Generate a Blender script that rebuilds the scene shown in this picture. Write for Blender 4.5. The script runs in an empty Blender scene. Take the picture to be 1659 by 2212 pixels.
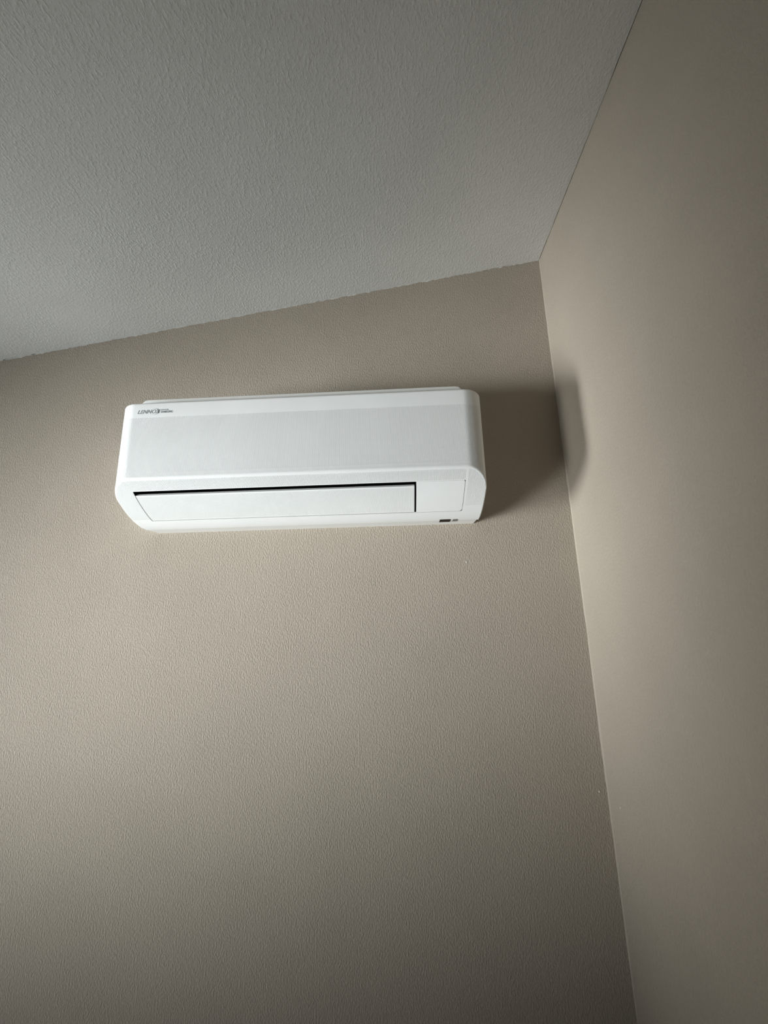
import bpy, bmesh, math, random, bisect
from mathutils import Vector, Matrix

random.seed(7)
scene = bpy.context.scene
C = scene.collection

# ------------------------------------------------------------------ camera
Z0 = 2.20                                  # height of the air conditioner's underside above the floor
F_PX, IMG_W, IMG_H = 868.6, 1659.0, 2212.0
cam_data = bpy.data.cameras.new('camera')
cam_data.sensor_fit = 'VERTICAL'
cam_data.sensor_height = 24.0
cam_data.lens = 24.0 * F_PX / IMG_H
cam_data.clip_start = 0.01
cam = bpy.data.objects.new('camera', cam_data)
C.objects.link(cam)
right = Vector((0.99865276, 0.0461795, -0.02366698))
up = Vector((0.03321067, -0.21835259, 0.97530467))
fwd = Vector((-0.03987134, 0.97477669, 0.21959207))
m = Matrix((right, up, -fwd)).transposed().to_4x4()
m.translation = Vector((0.24029, -1.07479, -0.20166 + Z0))
cam.matrix_world = m
scene.camera = cam

# ------------------------------------------------------------------ world, lights, exposure
world = bpy.data.worlds.new('world')
scene.world = world
world.use_nodes = True
world.node_tree.nodes['Background'].inputs[0].default_value = (0.75, 0.88, 1.0, 1)
world.node_tree.nodes['Background'].inputs[1].default_value = 0.15
scene.view_settings.view_transform = 'Standard'
scene.view_settings.look = 'None'
scene.view_settings.gamma = 1.0
scene.view_settings.use_curve_mapping = False
scene.view_settings.exposure = 0.0

# room: back wall y=0, right wall x=XR, ceiling rising towards the right wall
XR, ZC, SLOPE = 0.7003, 0.8299, 0.1536     # corner above the unit's underside
XL, YF = -3.40, -4.60                      # left wall, wall behind the camera
TH = 0.14                                  # wall thickness
WIN = (-1.45, -0.80, Z0 - 1.30, Z0 - 0.10)   # far window in the left wall: y0, y1, z0, z1
WIN_FILL = (-3.10, -1.90, Z0 - 1.85, Z0 - 0.75)  # made-up near window, added for its fill light


def ceil_z(x):
    return Z0 + ZC + SLOPE * (x - XR)


def area(name, loc, direction, sx, sy, power, color, spread):
    d = bpy.data.lights.new(name, 'AREA')
    d.shape = 'RECTANGLE'
    d.size, d.size_y = sx, sy
    d.energy = power
    d.color = color
    d.spread = math.radians(spread)
    o = bpy.data.objects.new(name, d)
    C.objects.link(o)
    o.location = loc
    o.rotation_euler = Vector(direction).to_track_quat('-Z', 'Y').to_euler()
    return o


# daylight from the far left window, a fill lamp behind the added near window,
# plus an added upward lamp to brighten the ceiling; narrow spreads dim the edges
for (y0, y1, z0, z1), aim, power, spread in ((WIN, (3.5, 1.125, 0.76), 6.0, 22), (WIN, (1.0, 0.1, 0.9), 8.5, 70),
                                             (WIN_FILL, (3.06, 2.50, 1.04), 8.3, 26)):
    area('window_and_fill_light', (XL - TH - 0.06, (y0 + y1) / 2, (z0 + z1) / 2), aim,
         y1 - y0, z1 - z0, power, (0.945, 1.0, 1.005), spread)


# ------------------------------------------------------------------ materials
def new_mat(name):
    mt = bpy.data.materials.new(name)
    mt.use_nodes = True
    nt = mt.node_tree
    return mt, nt, nt.nodes['Principled BSDF']


def N(nt, kind, **kw):
    n = nt.nodes.new(kind)
    for k, v in kw.items():
        if k.startswith('i_'):
            n.inputs[k[2:].replace('_', ' ')].default_value = v
        else:
            setattr(n, k, v)
    return n


def plain(name, col, rough=0.5, spec=0.4):
    mt, nt, b = new_mat(name)
    b.inputs['Base Color'].default_value = (*col, 1)
    b.inputs['Roughness'].default_value = rough
    b.inputs['Specular IOR Level'].default_value = spec
    return mt


def plastic(name, col, rough=0.42, spec=0.35):
    """moulded plastic: faint colour unevenness and very fine grain"""
    mt, nt, b = new_mat(name)
    tc = N(nt, 'ShaderNodeTexCoord')
    n1 = N(nt, 'ShaderNodeTexNoise', i_Scale=9.0, i_Detail=3.0)
    nt.links.new(tc.outputs['Object'], n1.inputs['Vector'])
    r = N(nt, 'ShaderNodeValToRGB')
    r.color_ramp.elements[0].position = 0.3
    r.color_ramp.elements[0].color = (*[c * 0.965 for c in col], 1)
    r.color_ramp.elements[1].position = 0.7
    r.color_ramp.elements[1].color = (*col, 1)
    nt.links.new(n1.outputs['Fac'], r.inputs['Fac'])
    nt.links.new(r.outputs['Color'], b.inputs['Base Color'])
    n2 = N(nt, 'ShaderNodeTexNoise', i_Scale=900.0, i_Detail=1.0)
    nt.links.new(tc.outputs['Object'], n2.inputs['Vector'])
    bp = N(nt, 'ShaderNodeBump', i_Strength=0.06, i_Distance=0.0004)
    nt.links.new(n2.outputs['Fac'], bp.inputs['Height'])
    nt.links.new(bp.outputs['Normal'], b.inputs['Normal'])
    b.inputs['Roughness'].default_value = rough
    b.inputs['Specular IOR Level'].default_value = spec
    return mt


def textured_paint(name, col, scale, stretch, strength, dist, lo=0.42, hi=0.66, edge=None, edge_col=None):
    """sprayed orange-peel texture under matt paint"""
    mt, nt, b = new_mat(name)
    tc = N(nt, 'ShaderNodeTexCoord')
    mp = N(nt, 'ShaderNodeMapping')
    mp.inputs['Scale'].default_value = stretch
    nt.links.new(tc.outputs['Object'], mp.inputs['Vector'])
    big = N(nt, 'ShaderNodeTexNoise', i_Scale=scale, i_Detail=3.0, i_Roughness=0.6, i_Distortion=0.15)
    nt.links.new(mp.outputs['Vector'], big.inputs['Vector'])
    rp = N(nt, 'ShaderNodeMapRange', interpolation_type='SMOOTHSTEP')
    rp.inputs['From Min'].default_value = lo
    rp.inputs['From Max'].default_value = hi
    nt.links.new(big.outputs['Fac'], rp.inputs['Value'])
    fine = N(nt, 'ShaderNodeTexNoise', i_Scale=scale * 3.2, i_Detail=2.0)
    nt.links.new(mp.outputs['Vector'], fine.inputs['Vector'])
    ad = N(nt, 'ShaderNodeMath', operation='MULTIPLY_ADD')
    ad.inputs[1].default_value = 0.6
    nt.links.new(fine.outputs['Fac'], ad.inputs[0])
    nt.links.new(rp.outputs['Result'], ad.inputs[2])
    bp = N(nt, 'ShaderNodeBump', i_Strength=strength, i_Distance=dist)
    nt.links.new(ad.outputs[0], bp.inputs['Height'])
    nt.links.new(bp.outputs['Normal'], b.inputs['Normal'])
    # roller unevenness of the paint
    un = N(nt, 'ShaderNodeTexNoise', i_Scale=5.0, i_Detail=4.0)
    nt.links.new(tc.outputs['Object'], un.inputs['Vector'])
    r = N(nt, 'ShaderNodeValToRGB')
    r.color_ramp.elements[0].position = 0.25
    r.color_ramp.elements[0].color = (*[c * 0.955 for c in col], 1)
    r.color_ramp.elements[1].position = 0.75
    r.color_ramp.elements[1].color = (*[c * 1.03 for c in col], 1)
    nt.links.new(un.outputs['Fac'], r.inputs['Fac'])
    out = r.outputs['Color']
    if edge:
        # ceiling paint brushed a few millimetres down onto the wall, cut in by hand
        sx = N(nt, 'ShaderNodeSeparateXYZ')
        nt.links.new(tc.outputs['Object'], sx.inputs[0])
        ln = N(nt, 'ShaderNodeMath', operation='MULTIPLY_ADD')      # ceiling height at this x
        ln.inputs[1].default_value = edge[0]
        ln.inputs[2].default_value = edge[1]
        nt.links.new(sx.outputs['X'], ln.inputs[0])
        df = N(nt, 'ShaderNodeMath', operation='SUBTRACT')
        nt.links.new(ln.outputs[0], df.inputs[0])
        nt.links.new(sx.outputs['Z'], df.inputs[1])
        wob = N(nt, 'ShaderNodeTexNoise', i_Scale=70.0, i_Detail=4.0, i_Roughness=0.65)
        nt.links.new(tc.outputs['Object'], wob.inputs['Vector'])
        th = N(nt, 'ShaderNodeMath', operation='MULTIPLY_ADD')
        th.inputs[1].default_value = 0.011
        th.inputs[2].default_value = -0.0050
        nt.links.new(wob.outputs['Fac'], th.inputs[0])
        lt = N(nt, 'ShaderNodeMath', operation='LESS_THAN')
        nt.links.new(df.outputs[0], lt.inputs[0])
        nt.links.new(th.outputs[0], lt.inputs[1])
        mx = N(nt, 'ShaderNodeMix', data_type='RGBA')
        nt.links.new(lt.outputs[0], mx.inputs[0])
        nt.links.new(out, mx.inputs[6])
        mx.inputs[7].default_value = (*edge_col, 1)
        out = mx.outputs[2]
    nt.links.new(out, b.inputs['Base Color'])
    b.inputs['Roughness'].default_value = 0.85
    b.inputs['Specular IOR Level'].default_value = 0.2
    return mt


TAUPE = (0.400, 0.348, 0.287)
WHITE_PAINT = (0.86, 0.87, 0.86)
M = {}
M['wall'] = textured_paint('taupe_wall_paint', TAUPE, 215.0, (1.35, 1.35, 0.75), 0.62, 0.0013, 0.36, 0.72,
                           edge=(SLOPE, Z0 + ZC - SLOPE * XR), edge_col=WHITE_PAINT)
M['side'] = textured_paint('taupe_side_wall_paint', TAUPE, 215.0, (1.3, 1.3, 0.8), 0.60, 0.0014, 0.36, 0.72)
M['ceil'] = textured_paint('white_ceiling_paint', WHITE_PAINT, 150.0, (1.3, 0.85, 1.0), 0.42, 0.0012, 0.42, 0.76)
M['floor'] = plain('floor_carpet', (0.16, 0.11, 0.075), 0.6, 0.3)
M['white'] = plastic('white_plastic', (0.94, 0.945, 0.94))
M['chassis'] = plastic('warm_white_plastic', (0.87, 0.86, 0.835), 0.5)
M['inner'] = plain('dark_hole_backing', (0.27, 0.28, 0.285), 0.8, 0.1)  # grey of the backing sheets, standing in for shade inside the holes
M['black'] = plain('black_outlet_plastic', (0.006, 0.006, 0.007), 0.7, 0.1)
M['display'] = plain('smoked_display_plastic', (0.022, 0.012, 0.008), 0.6, 0.15)
M['sensor'] = plain('grey_sensor_plastic', (0.22, 0.21, 0.20), 0.6, 0.2)
M['ink'] = plain('grey_print', (0.30, 0.32, 0.33), 0.6, 0.2)
M['frame'] = plastic('white_window_vinyl', (0.8, 0.8, 0.79), 0.4)
M['speck'] = plain('dried_paint', (0.60, 0.58, 0.54), 0.7, 0.2)
M['caulk'] = plain('painted_caulk', TAUPE, 0.7, 0.25)


def glass():
    mt, nt, b = new_mat('window_glass')
    tr = N(nt, 'ShaderNodeBsdfTransparent')
    gl = N(nt, 'ShaderNodeBsdfGlossy')
    gl.inputs['Roughness'].default_value = 0.02
    mx = N(nt, 'ShaderNodeMixShader')
    mx.inputs[0].default_value = 0.06
    nt.links.new(tr.outputs[0], mx.inputs[1])
    nt.links.new(gl.outputs[0], mx.inputs[2])
    nt.links.new(mx.outputs[0], nt.nodes['Material Output'].inputs['Surface'])
    return mt


M['glass'] = glass()


# a grey smudge on the blank cover
def smudged(base, spot, rad):
    mt = base.copy()
    mt.name = 'smudged_white_plastic'
    nt = mt.node_tree
    b = nt.nodes['Principled BSDF']
    src = b.inputs['Base Color'].links[0].from_socket
    tc = [n for n in nt.nodes if n.type == 'TEX_COORD'][0]
    d = N(nt, 'ShaderNodeVectorMath', operation='DISTANCE')
    d.inputs[1].default_value = spot
    nt.links.new(tc.outputs['Object'], d.inputs[0])
    mr = N(nt, 'ShaderNodeMapRange')
    mr.inputs['From Min'].default_value = rad * 0.3
    mr.inputs['From Max'].default_value = rad
    mr.inputs['To Min'].default_value = 0.55
    mr.inputs['To Max'].default_value = 0.0
    nt.links.new(d.outputs['Value'], mr.inputs['Value'])
    mx = N(nt, 'ShaderNodeMix', data_type='RGBA')
    nt.links.new(mr.outputs['Result'], mx.inputs[0])
    nt.links.new(src, mx.inputs[6])
    mx.inputs[7].default_value = (0.3, 0.32, 0.33, 1)
    nt.links.new(mx.outputs[2], b.inputs['Base Color'])
    return mt


# ------------------------------------------------------------------ mesh helpers
def link(name, verts, faces, mat, parent=None, loc=(0, 0, 0), smooth=None):
    me = bpy.data.meshes.new(name)
    me.from_pydata(verts, [], faces)
    me.validate()
    me.update()
    me.materials.append(mat)
    o = bpy.data.objects.new(name, me)
    C.objects.link(o)
    o.location = loc
    if parent:
        o.parent = parent
    if smooth:
        me.polygons.foreach_set('use_smooth', [True] * len(me.polygons))
        me.set_sharp_from_angle(angle=math.radians(smooth))
    return o


def fix_normals(o):
    bm = bmesh.new()
    bm.from_mesh(o.data)
    bmesh.ops.recalc_face_normals(bm, faces=bm.faces)
    bm.to_mesh(o.data)
    bm.free()


class MB:
    def __init__(self):
        self.v, self.f = [], []

    def add(self, *pts):
        i = len(self.v)
        self.v.extend([tuple(p) for p in pts])
        self.f.append(tuple(range(i, i + len(pts))))

    def grid(self, rows):
        """rows: list of equally long point lists"""
        n = len(rows[0])
        i0 = len(self.v)
        for r in rows:
            self.v.extend([tuple(p) for p in r])
        for j in range(len(rows) - 1):
            for i in range(n - 1):
                a = i0 + j * n + i
                self.f.append((a, a + 1, a + n + 1, a + n))

    def box(self, x0, x1, y0, y1, z0, z1):
        i = len(self.v)
        self.v += [(x, y, z) for z in (z0, z1) for y in (y0, y1) for x in (x0, x1)]
        for q in ((0, 2, 3, 1), (4, 5, 7, 6), (0, 1, 5, 4), (2, 6, 7, 3), (0, 4, 6, 2), (1, 3, 7, 5)):
            self.f.append(tuple(i + k for k in q))

    def build(self, name, mat, parent=None, smooth=None, loc=(0, 0, 0)):
        return link(name, self.v, self.f, mat, parent, loc, smooth)


def structure(o, label=None, cat=None):
    o['kind'] = 'structure'
    if label:
        o['label'] = label
    if cat:
        o['category'] = cat
    return o


def bevel(o, w, seg=3, angle=35):
    md = o.modifiers.new('bevel', 'BEVEL')
    md.width = w
    md.segments = seg
    md.limit_method = 'ANGLE'
    md.angle_limit = math.radians(angle)
    return o


# ------------------------------------------------------------------ the room
b = MB()
b.box(XL - TH, XR + TH, YF - TH, TH, -0.12, 0.0)
structure(b.build('floor', M['floor']), 'flat floor far below the unit, out of the picture', 'floor')


def wall_x(b, x0, x1, y0, y1, up_extra=0.10):
    """box wall whose top follows the sloping ceiling"""
    i = len(b.v)
    for (x, y) in ((x0, y0), (x1, y0), (x1, y1), (x0, y1)):
        b.v.append((x, y, 0.0))
    for (x, y) in ((x0, y0), (x1, y0), (x1, y1), (x0, y1)):
        b.v.append((x, y, ceil_z(x) + up_extra))
    for q in ((3, 2, 1, 0), (4, 5, 6, 7), (0, 1, 5, 4), (1, 2, 6, 5), (2, 3, 7, 6), (3, 0, 4, 7)):
        b.f.append(tuple(i + k for k in q))


b = MB()
wall_x(b, XL - TH, XR + TH, 0.0, TH)
wall_back = structure(b.build('wall_back', M['wall']),
                      'taupe orange-peel textured wall that carries the white air conditioner', 'wall')
b = MB()
wall_x(b, XR, XR + TH, YF, 0.0)
wall_right = structure(b.build('wall_right', M['side']),
                       'smoother taupe side wall right of the unit, catching its soft shadow', 'wall')
b = MB()
wall_x(b, XL - TH, XR + TH, YF - TH, YF)
structure(b.build('wall_front', M['side']), 'taupe wall behind the camera, out of the picture', 'wall')
# left wall with the window opening and the added fill window's opening
b = MB()
wall_x(b, XL - TH, XL, YF, WIN_FILL[0])
wall_x(b, XL - TH, XL, WIN_FILL[1], WIN[0])
wall_x(b, XL - TH, XL, WIN[1], 0.0)
for y0, y1, z0, z1 in (WIN, WIN_FILL):
    b.box(XL - TH, XL, y0, y1, 0.0, z0)
    b.box(XL - TH, XL, y0, y1, z1, ceil_z(XL - TH) + 0.1)
structure(b.build('wall_left', M['side']), 'taupe wall with a window and an added fill window left of the picture', 'wall')

# ceiling: slab plus a plaster skin whose hand-finished edge leaves a ragged hairline gap to the walls
b = MB()
T0 = 0.010
xa, xb_ = XL - TH, XR + TH
b.v += [(xa, YF - TH, ceil_z(xa) + T0), (xb_, YF - TH, ceil_z(xb_) + T0), (xb_, TH, ceil_z(xb_) + T0), (xa, TH, ceil_z(xa) + T0)]
b.v += [(x, y, z + 0.12) for (x, y, z) in b.v[:4]]
b.f += [(0, 1, 2, 3), (7, 6, 5, 4), (0, 4, 5, 1), (1, 5, 6, 2), (2, 6, 7, 3), (3, 7, 4, 0)]
rnd = random.Random(3)


def wobble(n, amp, seed):
    r = random.Random(seed)
    out = [0.0] * n
    for k, a in ((60, 1.0), (23, 0.8), (9, 0.6), (4, 0.45)):
        ks = [r.uniform(-1, 1) for _ in range(n // k + 3)]
        for i in range(n):
            t = i / k
            j = int(t)
            s = t - j
            s = s * s * (3 - 2 * s)
            out[i] += a * (ks[j] * (1 - s) + ks[j + 1] * s)
    return [amp * v for v in out]


ring = []
n = 900
wb = wobble(n, 0.0011, 5)
for i in range(n):
    x = XL + (XR - 0.001 - XL) * i / (n - 1)
    g = max(0.0002, 0.0008 + wb[i])
    if -0.99 < x < -0.955:
        g += 0.0035
    if -0.90 < x < -0.885:
        g += 0.003
    ring.append((x, -g))
n = 1100
wr = wobble(n, 0.0007, 9)
for i in range(1, n):
    y = -0.001 + (YF + 0.001) * i / (n - 1)
    g = max(0.0003, 0.0016 + wr[i])
    ring.append((XR - g, y))
ring.append((XL, YF))
i0 = len(b.v)
b.v += [(x, y, ceil_z(x)) for x, y in ring]
b.v += [(x, y, ceil_z(x) + T0) for x, y in ring]
L = len(ring)
b.f.append(tuple(i0 + i for i in range(L)))
for i in range(L):
    j = (i + 1) % L
    b.f.append((i0 + i, i0 + L + i, i0 + L + j, i0 + j))
ceiling = structure(b.build('ceiling', M['ceil']), 'white textured ceiling sloping up towards the right wall', 'ceiling')

# caulk bead running down the corner between back and right wall
b = MB()
n = 420
zt = ceil_z(XR) - 0.002
wv = wobble(n, 0.0006, 21)
rows = []
for i in range(n):
    z = zt * (1 - i / (n - 1))
    r = max(0.0009, 0.0022 + wv[i])
    rows.append([(XR - r * 1.1, 0.0006, z), (XR - r * 0.75, -r * 0.28, z), (XR - r * 0.42, -r * 0.62, z),
                 (XR - r * 0.18, -r * 1.0, z), (XR + 0.0006, -r * 1.7, z)])
b.grid(rows)
o = b.build('caulk_bead', M['caulk'], wall_right, smooth=60)
fix_normals(o)

# dried paint specks
for (par, px, py, pz, rr, seed) in ((wall_back, 0.4116, 0.0, -0.1023, 0.0016, 1), (wall_back, 0.6811, 0.0, -0.6416, 0.0018, 2),
                                    (wall_right, XR, -0.0516, -0.6521, 0.0014, 3)):
    r_ = random.Random(seed)
    b = MB()
    rows = []
    for k in range(4):
        t = k / 3 * math.pi / 2
        row = []
        for a in range(9):
            an = (a % 8) / 8 * 2 * math.pi
            rad = rr * math.cos(t) * (1 + 0.25 * math.sin(an * 2 + seed))
            h = rr * 0.8 * math.sin(t)
            if par is wall_back:
                row.append((px + rad * math.cos(an), -h, Z0 + pz + 1.6 * rad * math.sin(an)))
            else:
                row.append((XR - h, py + rad * math.cos(an), Z0 + pz + 1.6 * rad * math.sin(an)))
        rows.append(row)
    b.grid(rows)
    o = b.build('paint_speck', M['speck'], par, smooth=80)
    fix_normals(o)

# windows: one for the daylight, one added to carry the fill lamp
def window(name, label, loc, rz, hw, hh):
    win = bpy.data.objects.new(name, None)
    C.objects.link(win)
    structure(win, label, 'window')
    win.location = loc
    win.rotation_euler = (0, 0, rz)
    fw = 0.035
    b = MB()
    b.box(-0.03, 0.02, -hw, -hw + fw, 0, hh)
    b.box(-0.03, 0.02, hw - fw, hw, 0, hh)
    b.box(-0.03, 0.02, -hw + fw, hw - fw, 0, fw)
    b.box(-0.03, 0.02, -hw + fw, hw - fw, hh - fw, hh)
    b.build('window_frame', M['frame'], win)
    b = MB()
    b.box(-0.008, -0.004, -hw + fw, hw - fw, fw, hh - fw)
    b.build('pane', M['glass'], win)
    b = MB()
    b.box(0.02, TH / 2 + 0.03, -hw + 0.001, hw - 0.001, 0.0, 0.018)
    bevel(b.build('window_sill', M['frame'], win), 0.004)


for nm, lb, (y0, y1, z0, z1) in (('window_1', 'white framed window in the left wall nearest the back wall', WIN),
                                 ('added_window', 'white framed window added unseen in the left wall for the fill light', WIN_FILL)):
    window(nm, lb, (XL - TH / 2, (y0 + y1) / 2, z0), 0.0, (y1 - y0) / 2, z1 - z0)

# ------------------------------------------------------------------ the air conditioner
W, D, HT = 0.8780, 0.2149, 0.2822
HX = W / 2
AX = 0.0032                                  # the unit's centre line
RC = 0.048                                   # plan radius of the front corners
Y_R = -0.050                                 # rear edge of the casing

ac = bpy.data.objects.new('air_conditioner', None)
C.objects.link(ac)
ac.location = (AX, 0, Z0)
ac['label'] = 'white wall-mounted split air conditioner with perforated front below the sloping ceiling'
ac['category'] = 'air conditioner'


def z_under(y):
    """underside height at depth y: falls steeply behind the front edge, then levels out"""
    t = max(0.0, 1 - (y + D) / 0.168)
    return 0.0005 + 0.0885 * min(1.2, t) ** 1.85


L_SIDE = (D - RC) + Y_R
L_ARC = RC * math.pi / 2
L_FRONT = W - 2 * RC
U_TOT = 2 * L_SIDE + 2 * L_ARC + L_FRONT


def plan(u, inset=0.0):
    """outline of the casing seen from above, u = arc length from the rear left edge"""
    if u < L_SIDE:
        return (-HX + inset, Y_R - u)
    u -= L_SIDE
    if u < L_ARC:
        a = u / RC
        r = RC - inset
        return (-HX + RC - r * math.cos(a), -(D - RC) - r * math.sin(a))
    u -= L_ARC
    if u < L_FRONT:
        return (-HX + RC + u, -D + inset)
    u -= L_FRONT
    if u < L_ARC:
        a = u / RC
        r = RC - inset
        return (HX - RC + r * math.sin(a), -(D - RC) - r * math.cos(a))
    u -= L_ARC
    return (HX - inset, -(D - RC) + u)


def half_width(y, inset=0.0):
    """half width of the outline at depth y"""
    yc = -(D - RC)
    if y >= yc:
        return HX - inset
    r = RC - inset
    d = min(1.0, (yc - y) / r)
    return HX - RC + r * math.sqrt(max(0.0, 1 - d * d))


def front_y(x, inset=0.0):
    """depth of the outline's front at x"""
    r = RC - inset
    d = abs(x) - (HX - RC)
    if d <= 0:
        return -D + inset
    if d >= r:
        return -(D - RC)
    return -(D - RC) - math.sqrt(r * r - d * d)


PITCH = 0.0028
HOLE = 0.00068
RIM = 0.0011


def perforate(b, u0, u1, lo, hi, top_pad, bot_pad, fn, stagger0=0, pitch=PITCH, hole=HOLE, skip=None, step=1.0):
    """strips of constant u; each strip from lo(u) to hi(u) with a staggered column of hexagonal holes.
    fn(u, v, depth) gives the 3-D point."""
    n = max(1, round((u1 - u0) / pitch))
    w = (u1 - u0) / n
    dv = pitch * 0.82
    for j in range(n):
        ua, ub = u0 + j * w, u0 + (j + 1) * w
        um = (ua + ub) / 2
        la, lb, ha, hb = lo(ua), lo(ub), hi(ua), hi(ub)
        p0 = max(la, lb) + bot_pad
        p1 = min(ha, hb) - top_pad
        off = 0.5 * dv if (j + stagger0) % 2 else 0.0

        def fill(a0, b0, a1, b1):
            q = max(1, math.ceil(max(abs(a1 - a0), abs(b1 - b0)) / step))
            b.grid([[fn(ua, a0 + (a1 - a0) * t / q, 0), fn(ub, b0 + (b1 - b0) * t / q, 0)] for t in range(q + 1)])

        # cells on a common lattice in v
        k0 = math.ceil((p0 - off) / dv)
        k1 = math.floor((p1 - off) / dv)
        if skip and skip(um):
            k1 = k0
        if k1 <= k0:
            fill(la, lb, ha, hb)
            continue
        vs, ve = k0 * dv + off, k1 * dv + off
        fill(la, lb, vs, vs)
        fill(ve, ve, ha, hb)
        for k in range(k0, k1):
            va = k * dv + off
            vb = va + dv
            vm = (va + vb) / 2
            i = len(b.v)
            hx, hy = hole * 0.5, hole * 0.866
            hp = [(um - hx, vm - hy), (um + hx, vm - hy), (um + hole, vm), (um + hx, vm + hy), (um - hx, vm + hy), (um - hole, vm)]
            b.v += [fn(ua, va, 0), fn(ub, va, 0), fn(ub, vb, 0), fn(ua, vb, 0)]
            b.v += [fn(p, q, 0) for p, q in hp]
            b.v += [fn(p, q, RIM) for p, q in hp]
            b.f += [(i, i + 1, i + 5, i + 4), (i + 1, i + 2, i + 7, i + 6, i + 5),
                    (i + 2, i + 3, i + 8, i + 7), (i + 3, i, i + 4, i + 9, i + 8)]
            for q in range(6):
                r_ = (q + 1) % 6
                b.f.append((i + 4 + q, i + 4 + r_, i + 10 + r_, i + 10 + q))


FIL = 0.0022                                  # fillet between front and underside
TOPR = 0.007                                  # rounding of the top edge


def shell_pt(u, z, depth):
    x, y = plan(u, depth)
    return (x, y, z)


def edge_z(u):
    """height where the fillet leaves the upright face"""
    x, y = plan(u)
    return z_under(y) + FIL * 1.15


# --- casing: perforated front, plain top band, rounded corners, sides
b = MB()
phi = math.radians(52)
ua = L_SIDE + L_ARC - RC * phi
ub = U_TOT - ua
Z_BAND = 0.2416
Z_TOP = HT - TOPR
perforate(b, ua, ub, edge_z, lambda u: Z_BAND + 0.001, 0.0, 0.0004, shell_pt)
us = [i / 12 * ua for i in range(13)]


def column_us(a, c, k):
    return [a + (c - a) * i / k for i in range(k + 1)]


b.grid([[shell_pt(u, z, 0) for u in column_us(0.0, ua, 40)] for z in (Z_BAND + 0.001,)] +
       [[shell_pt(u, edge_z(u), 0) for u in column_us(0.0, ua, 40)]])
b.grid([[shell_pt(u, z, 0) for u in column_us(ub, U_TOT, 40)] for z in (Z_BAND + 0.001,)] +
       [[shell_pt(u, edge_z(u), 0) for u in column_us(ub, U_TOT, 40)]])
allu = column_us(0.0, L_SIDE, 6)[:-1] + column_us(L_SIDE, L_SIDE + L_ARC, 18)[:-1] + \
    column_us(L_SIDE + L_ARC, L_SIDE + L_ARC + L_FRONT, 30)[:-1] + \
    column_us(L_SIDE + L_ARC + L_FRONT, U_TOT - L_SIDE, 18)[:-1] + column_us(U_TOT - L_SIDE, U_TOT - 1e-9, 6)
# top band and rounded top edge
rows = [[shell_pt(u, Z_BAND + 0.001, 0) for u in allu], [shell_pt(u, Z_TOP, 0) for u in allu]]
for k in range(1, 7):
    t = k / 6 * math.pi / 2
    rows.append([shell_pt(u, Z_TOP + TOPR * math.sin(t), TOPR * (1 - math.cos(t))) for u in allu])
b.grid(rows)
cap = rows[-1]
b.add(*cap)
# fillet rolling onto the underside
rows = []
for k in range(0, 7):
    t = k / 6 * math.pi / 2
    row = []
    for u in allu:
        ins = FIL * (1 - math.cos(t))
        x, y = plan(u, ins)
        row.append((x, y, z_under(y) + FIL * 1.15 * (1 - math.sin(t))))
    rows.append(row)
b.grid(rows)
casing = b.build('casing', M['white'], ac, smooth=28)

# --- dark backing added behind the holes, its grey stands for the shade inside
b = MB()
rows = []
for z in (0.262, 0.23, 0.16, 0.105):
    rows.append([(*plan(u, 0.006), z) for u in allu])
b.grid(rows)
b.build('hole_backing', M['inner'], ac)

# --- lower panel: slanting underside with an opening for the louver, then levelling out to the rear
X_LL, X_LR, X_DR = -0.3866 - AX, 0.2795 - AX, 0.3921 - AX
Y_LT, Y_LB = -0.1900, -0.1046
# arc length along the underside, measured from the louver's rear edge towards the front
_Y = [Y_LB - 0.125 * i / 600 for i in range(601)]
_S = [0.0]
for i in range(600):
    _S.append(_S[-1] + math.hypot(_Y[i + 1] - _Y[i], z_under(_Y[i + 1]) - z_under(_Y[i])))


def v_of_y(y):
    t = (Y_LB - y) / 0.125 * 600
    i = max(0, min(599, int(t)))
    return _S[i] + (_S[i + 1] - _S[i]) * (t - i)


def y_of_v(v):
    i = max(0, min(599, bisect.bisect_right(_S, v) - 1))
    return _Y[i] + (_Y[i + 1] - _Y[i]) * (v - _S[i]) / (_S[i + 1] - _S[i])


def slant_pt(x, v, depth):
    """point on the underside, v = arc length; depth is measured inwards"""
    y = y_of_v(v)
    k = (z_under(y - 1e-4) - z_under(y + 1e-4)) / 2e-4
    n = math.sqrt(1 + k * k)
    return (x, y + depth * k / n, z_under(y) + depth / n)


EDG = FIL
v_front = lambda x: v_of_y(front_y(x, EDG))
vt, vb = v_of_y(Y_LT), 0.0006
XM = HX - EDG - 0.0002
b = MB()
PV = 0.0027
perforate(b, -XM, X_LL, lambda x: 0.0, v_front, 0.0006, 0.006, slant_pt, pitch=PV, hole=0.00070, step=0.003)
perforate(b, X_LL, X_LR, lambda x: vt, v_front, 0.0006, 0.0015, slant_pt, pitch=PV, hole=0.00070, step=0.003)
perforate(b, X_LR, X_DR, lambda x: vt, v_front, 0.0006, 0.0015, slant_pt, pitch=PV, hole=0.00070, step=0.003)
perforate(b, X_DR, XM, lambda x: 0.0, v_front, 0.0006, 0.022, slant_pt, pitch=PV, hole=0.00070, step=0.003,
          skip=lambda x: x < X_DR + 0.004)
# rear part, levelling out
rows = []
for k in range(25):
    y = Y_LB + (Y_R - 0.002 - Y_LB) * k / 24
    rows.append([(-XM + 2 * XM * i / 20, y, z_under(y)) for i in range(21)])
b.grid(rows)
# lips of the opening
corner = [(X_LL, vb), (X_DR, vb), (X_DR, vt), (X_LL, vt)]


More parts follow.
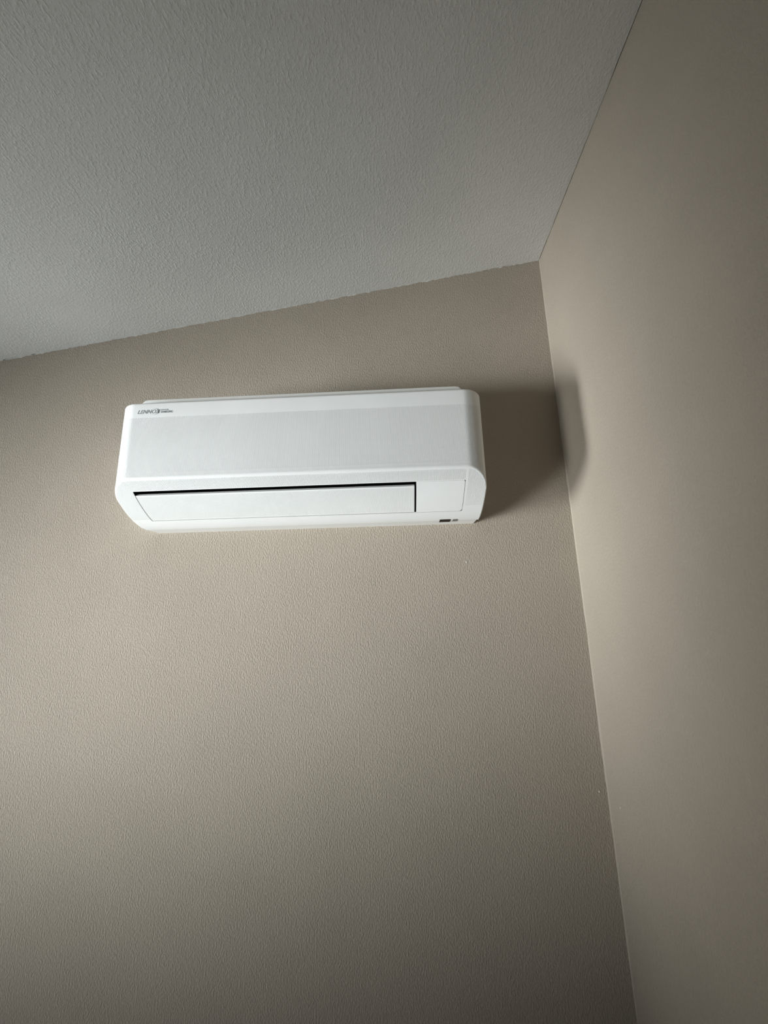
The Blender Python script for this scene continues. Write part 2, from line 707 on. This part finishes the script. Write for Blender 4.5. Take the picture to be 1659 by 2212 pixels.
def rim_strip(b, pts, fn, d0, d1, n=14):
    for i in range(len(pts)):
        (xa_, va_), (xb2, vb2) = pts[i], pts[(i + 1) % len(pts)]
        ps = [(xa_ + (xb2 - xa_) * t / n, va_ + (vb2 - va_) * t / n) for t in range(n + 1)]
        b.grid([[fn(*p, d0) for p in ps], [fn(*p, d1) for p in ps]])


def sheet(b, xa_, xb2, va_, vb2, depth, fn, n=14):
    b.grid([[fn(x, va_ + (vb2 - va_) * t / n, depth) for x in (xa_, xb2)] for t in range(n + 1)])


rim_strip(b, corner, slant_pt, 0, 0.0012)
lower = b.build('lower_panel', M['white'], ac, smooth=28)

# --- same shade-grey backing behind the slanting perforations
b = MB()
XF = HX - RC + 0.016
for (xa_, xb2, va_, vb2) in ((-XF, X_LL - 0.001, 0.004, vt + 0.022), (X_LL - 0.001, X_DR + 0.001, vt, vt + 0.022), (X_DR + 0.001, XF, 0.004, vt + 0.022)):
    sheet(b, xa_, xb2, va_, vb2, 0.006, slant_pt)
b.build('hole_backing', M['inner'], ac)

# --- black outlet duct behind the louver
b = MB()
rim_strip(b, corner, slant_pt, 0.0012, 0.040)
sheet(b, X_LL, X_DR, vb, vt, 0.040, slant_pt)
b.build('outlet_duct', M['black'], ac)

# --- louver: one perforated blade, slightly dished, wider gap along its top and right end
LX0, LX1 = X_LL + 0.0008, X_LR - 0.0042
LV0, LV1 = vb + 0.0014, vt - 0.0122
b = MB()


def blade_pt(x, v, depth):
    return slant_pt(x, v, 0.0006 + depth)


perforate(b, LX0, LX1, lambda x: LV0, lambda x: LV1, 0.0035, 0.003, blade_pt, pitch=PV, hole=0.00068, step=0.003)
cr = [(LX0, LV0), (LX1, LV0), (LX1, LV1), (LX0, LV1)]
T = 0.006
rim_strip(b, cr, blade_pt, 0, T)
sheet(b, LX0, LX1, LV0, LV1, T, blade_pt)
louver = b.build('louver', M['white'], ac)
b = MB()
sheet(b, LX0 + .003, LX1 - .003, LV0 + .003, LV1 - .003, 0.0035, blade_pt)
b.build('louver_backing', M['inner'], louver)  # dark backing that gives the louver's holes their shade

# --- blank cover right of the louver
SPOT = (0.30624 - AX, -0.14547, 0.0410)
M['smudged'] = smudged(M['white'], SPOT, 0.0045)
b = MB()
cx0, cx1, cv0, cv1 = X_LR, X_DR - 0.0011, vb + 0.0006, vt - 0.0006
rows_t, rows_b = [], []
NV = 24
for k in range(NV + 1):
    v = cv0 + (cv1 - cv0) * k / NV
    d0, d1 = v - cv0, cv1 - v
    r0, r1 = 0.006, 0.002                    # rounded right-hand corners
    e = 0.0
    if d0 < r0:
        e = r0 - math.sqrt(max(0.0, r0 * r0 - (r0 - d0) ** 2))
    elif d1 < r1:
        e = r1 - math.sqrt(max(0.0, r1 * r1 - (r1 - d1) ** 2))
    rows_t.append([slant_pt(x, v, 0.0002) for x in (cx0 + 0.0005, (cx0 + cx1) / 2, cx1 - e)])
    rows_b.append([slant_pt(x, v, 0.006) for x in (cx0 + 0.0005, (cx0 + cx1) / 2, cx1 - e)])
b.grid(rows_t)
b.grid(rows_b)
b.grid([[r[0] for r in rows_t], [r[0] for r in rows_b]])
b.grid([[r[2] for r in rows_t], [r[2] for r in rows_b]])
b.grid([rows_t[0], rows_b[0]])
b.grid([rows_t[-1], rows_b[-1]])
o = b.build('blank_cover', M['smudged'], ac)
# --- rear chassis against the wall
b = MB()
CX = HX - 0.006
b.box(-CX, CX, Y_R - 0.0015, 0.0, z_under(Y_R) + 0.0002, HT - 0.006)
b.build('chassis', M['chassis'], ac)

# --- raised rim of the top grille, seen above the front edge
b = MB()
prof = [(-0.397, 0.0), (-0.395, 0.016), (-0.388, 0.0225), (-0.380, 0.0240), (0.380, 0.0240), (0.388, 0.0225), (0.397, 0.014), (0.400, 0.0)]
n = len(prof)
b.v = [(x, -0.186, HT - 0.001 + z) for x, z in prof] + [(x, -0.03, HT - 0.001 + z) for x, z in prof]
b.f = [tuple(range(n)), tuple(range(2 * n - 1, n - 1, -1))] + [(i, n + i, n + (i + 1) % n, (i + 1) % n) for i in range(n)]
o = b.build('top_grille', M['chassis'], ac)
fix_normals(o)
bevel(o, 0.0025, 3, 50)

# --- display window and sensor under the right end
for (nm, xa_, xb2, ya, yb, mt) in (('display_window', 0.3380, 0.3655, -0.064, -0.036, 'display'), ('sensor_window', 0.3710, 0.3835, -0.063, -0.041, 'sensor')):
    b = MB()
    rows = []
    for k in range(7):
        y = ya + (yb - ya) * k / 6
        rows.append([(x, y, z_under(max(y, -0.2)) - 0.0006) for x in (xa_, xb2)])
    b.grid(rows)
    o = b.build(nm, M[mt], ac)


# --- lettering on the top band
def lettering(name, txt, size, shear, x, z, weight=0.0, squeeze=1.0):
    cu = bpy.data.curves.new(name, 'FONT')
    cu.body = txt
    cu.size = size
    cu.shear = shear
    cu.offset = weight
    cu.extrude = 0.0001
    tmp = bpy.data.objects.new(name, cu)
    C.objects.link(tmp)
    dg = bpy.context.evaluated_depsgraph_get()
    me = bpy.data.meshes.new_from_object(tmp.evaluated_get(dg))
    bpy.data.objects.remove(tmp)
    me.transform(Matrix.Diagonal((squeeze, 1, 1, 1)))
    me.materials.clear()
    me.materials.append(M['ink'])
    o = bpy.data.objects.new(name, me)
    C.objects.link(o)
    o.parent = ac
    o.location = (x, -D - 0.0002, z)
    o.rotation_euler = (math.pi / 2, 0, 0)
    return o


lettering('brand_lettering', 'LENNOX', 0.0135, 0.35, -0.3837, 0.2525, 0.0002, 0.98)
lettering('partner_lettering', 'SAMSUNG', 0.0075, 0.0, -0.3257, 0.2530, 0.00018, 0.85)
lettering('partner_lettering', 'powered by', 0.0042, 0.0, -0.3257, 0.2600, 0.0, 0.9)
# crescent sweeping round the end of the brand name
b = MB()
rows = []
for k in range(49):
    t = math.radians(150 - 290 * k / 48)
    th_ = 0.0001 + 0.0024 * max(0.0, math.cos((t + 0.05) * 0.62)) ** 2
    cxx, czz, ax, az = -0.3420, 0.2572, 0.0132, 0.0080
    rows.append([(cxx + ax * math.cos(t), -D - 0.0003, czz + az * math.sin(t)),
                 (cxx - th_ * 0.4 + (ax - th_) * math.cos(t), -D - 0.0003, czz + (az - th_ * 0.35) * math.sin(t))])
b.grid(rows)
b.build('brand_swoosh', M['ink'], ac)
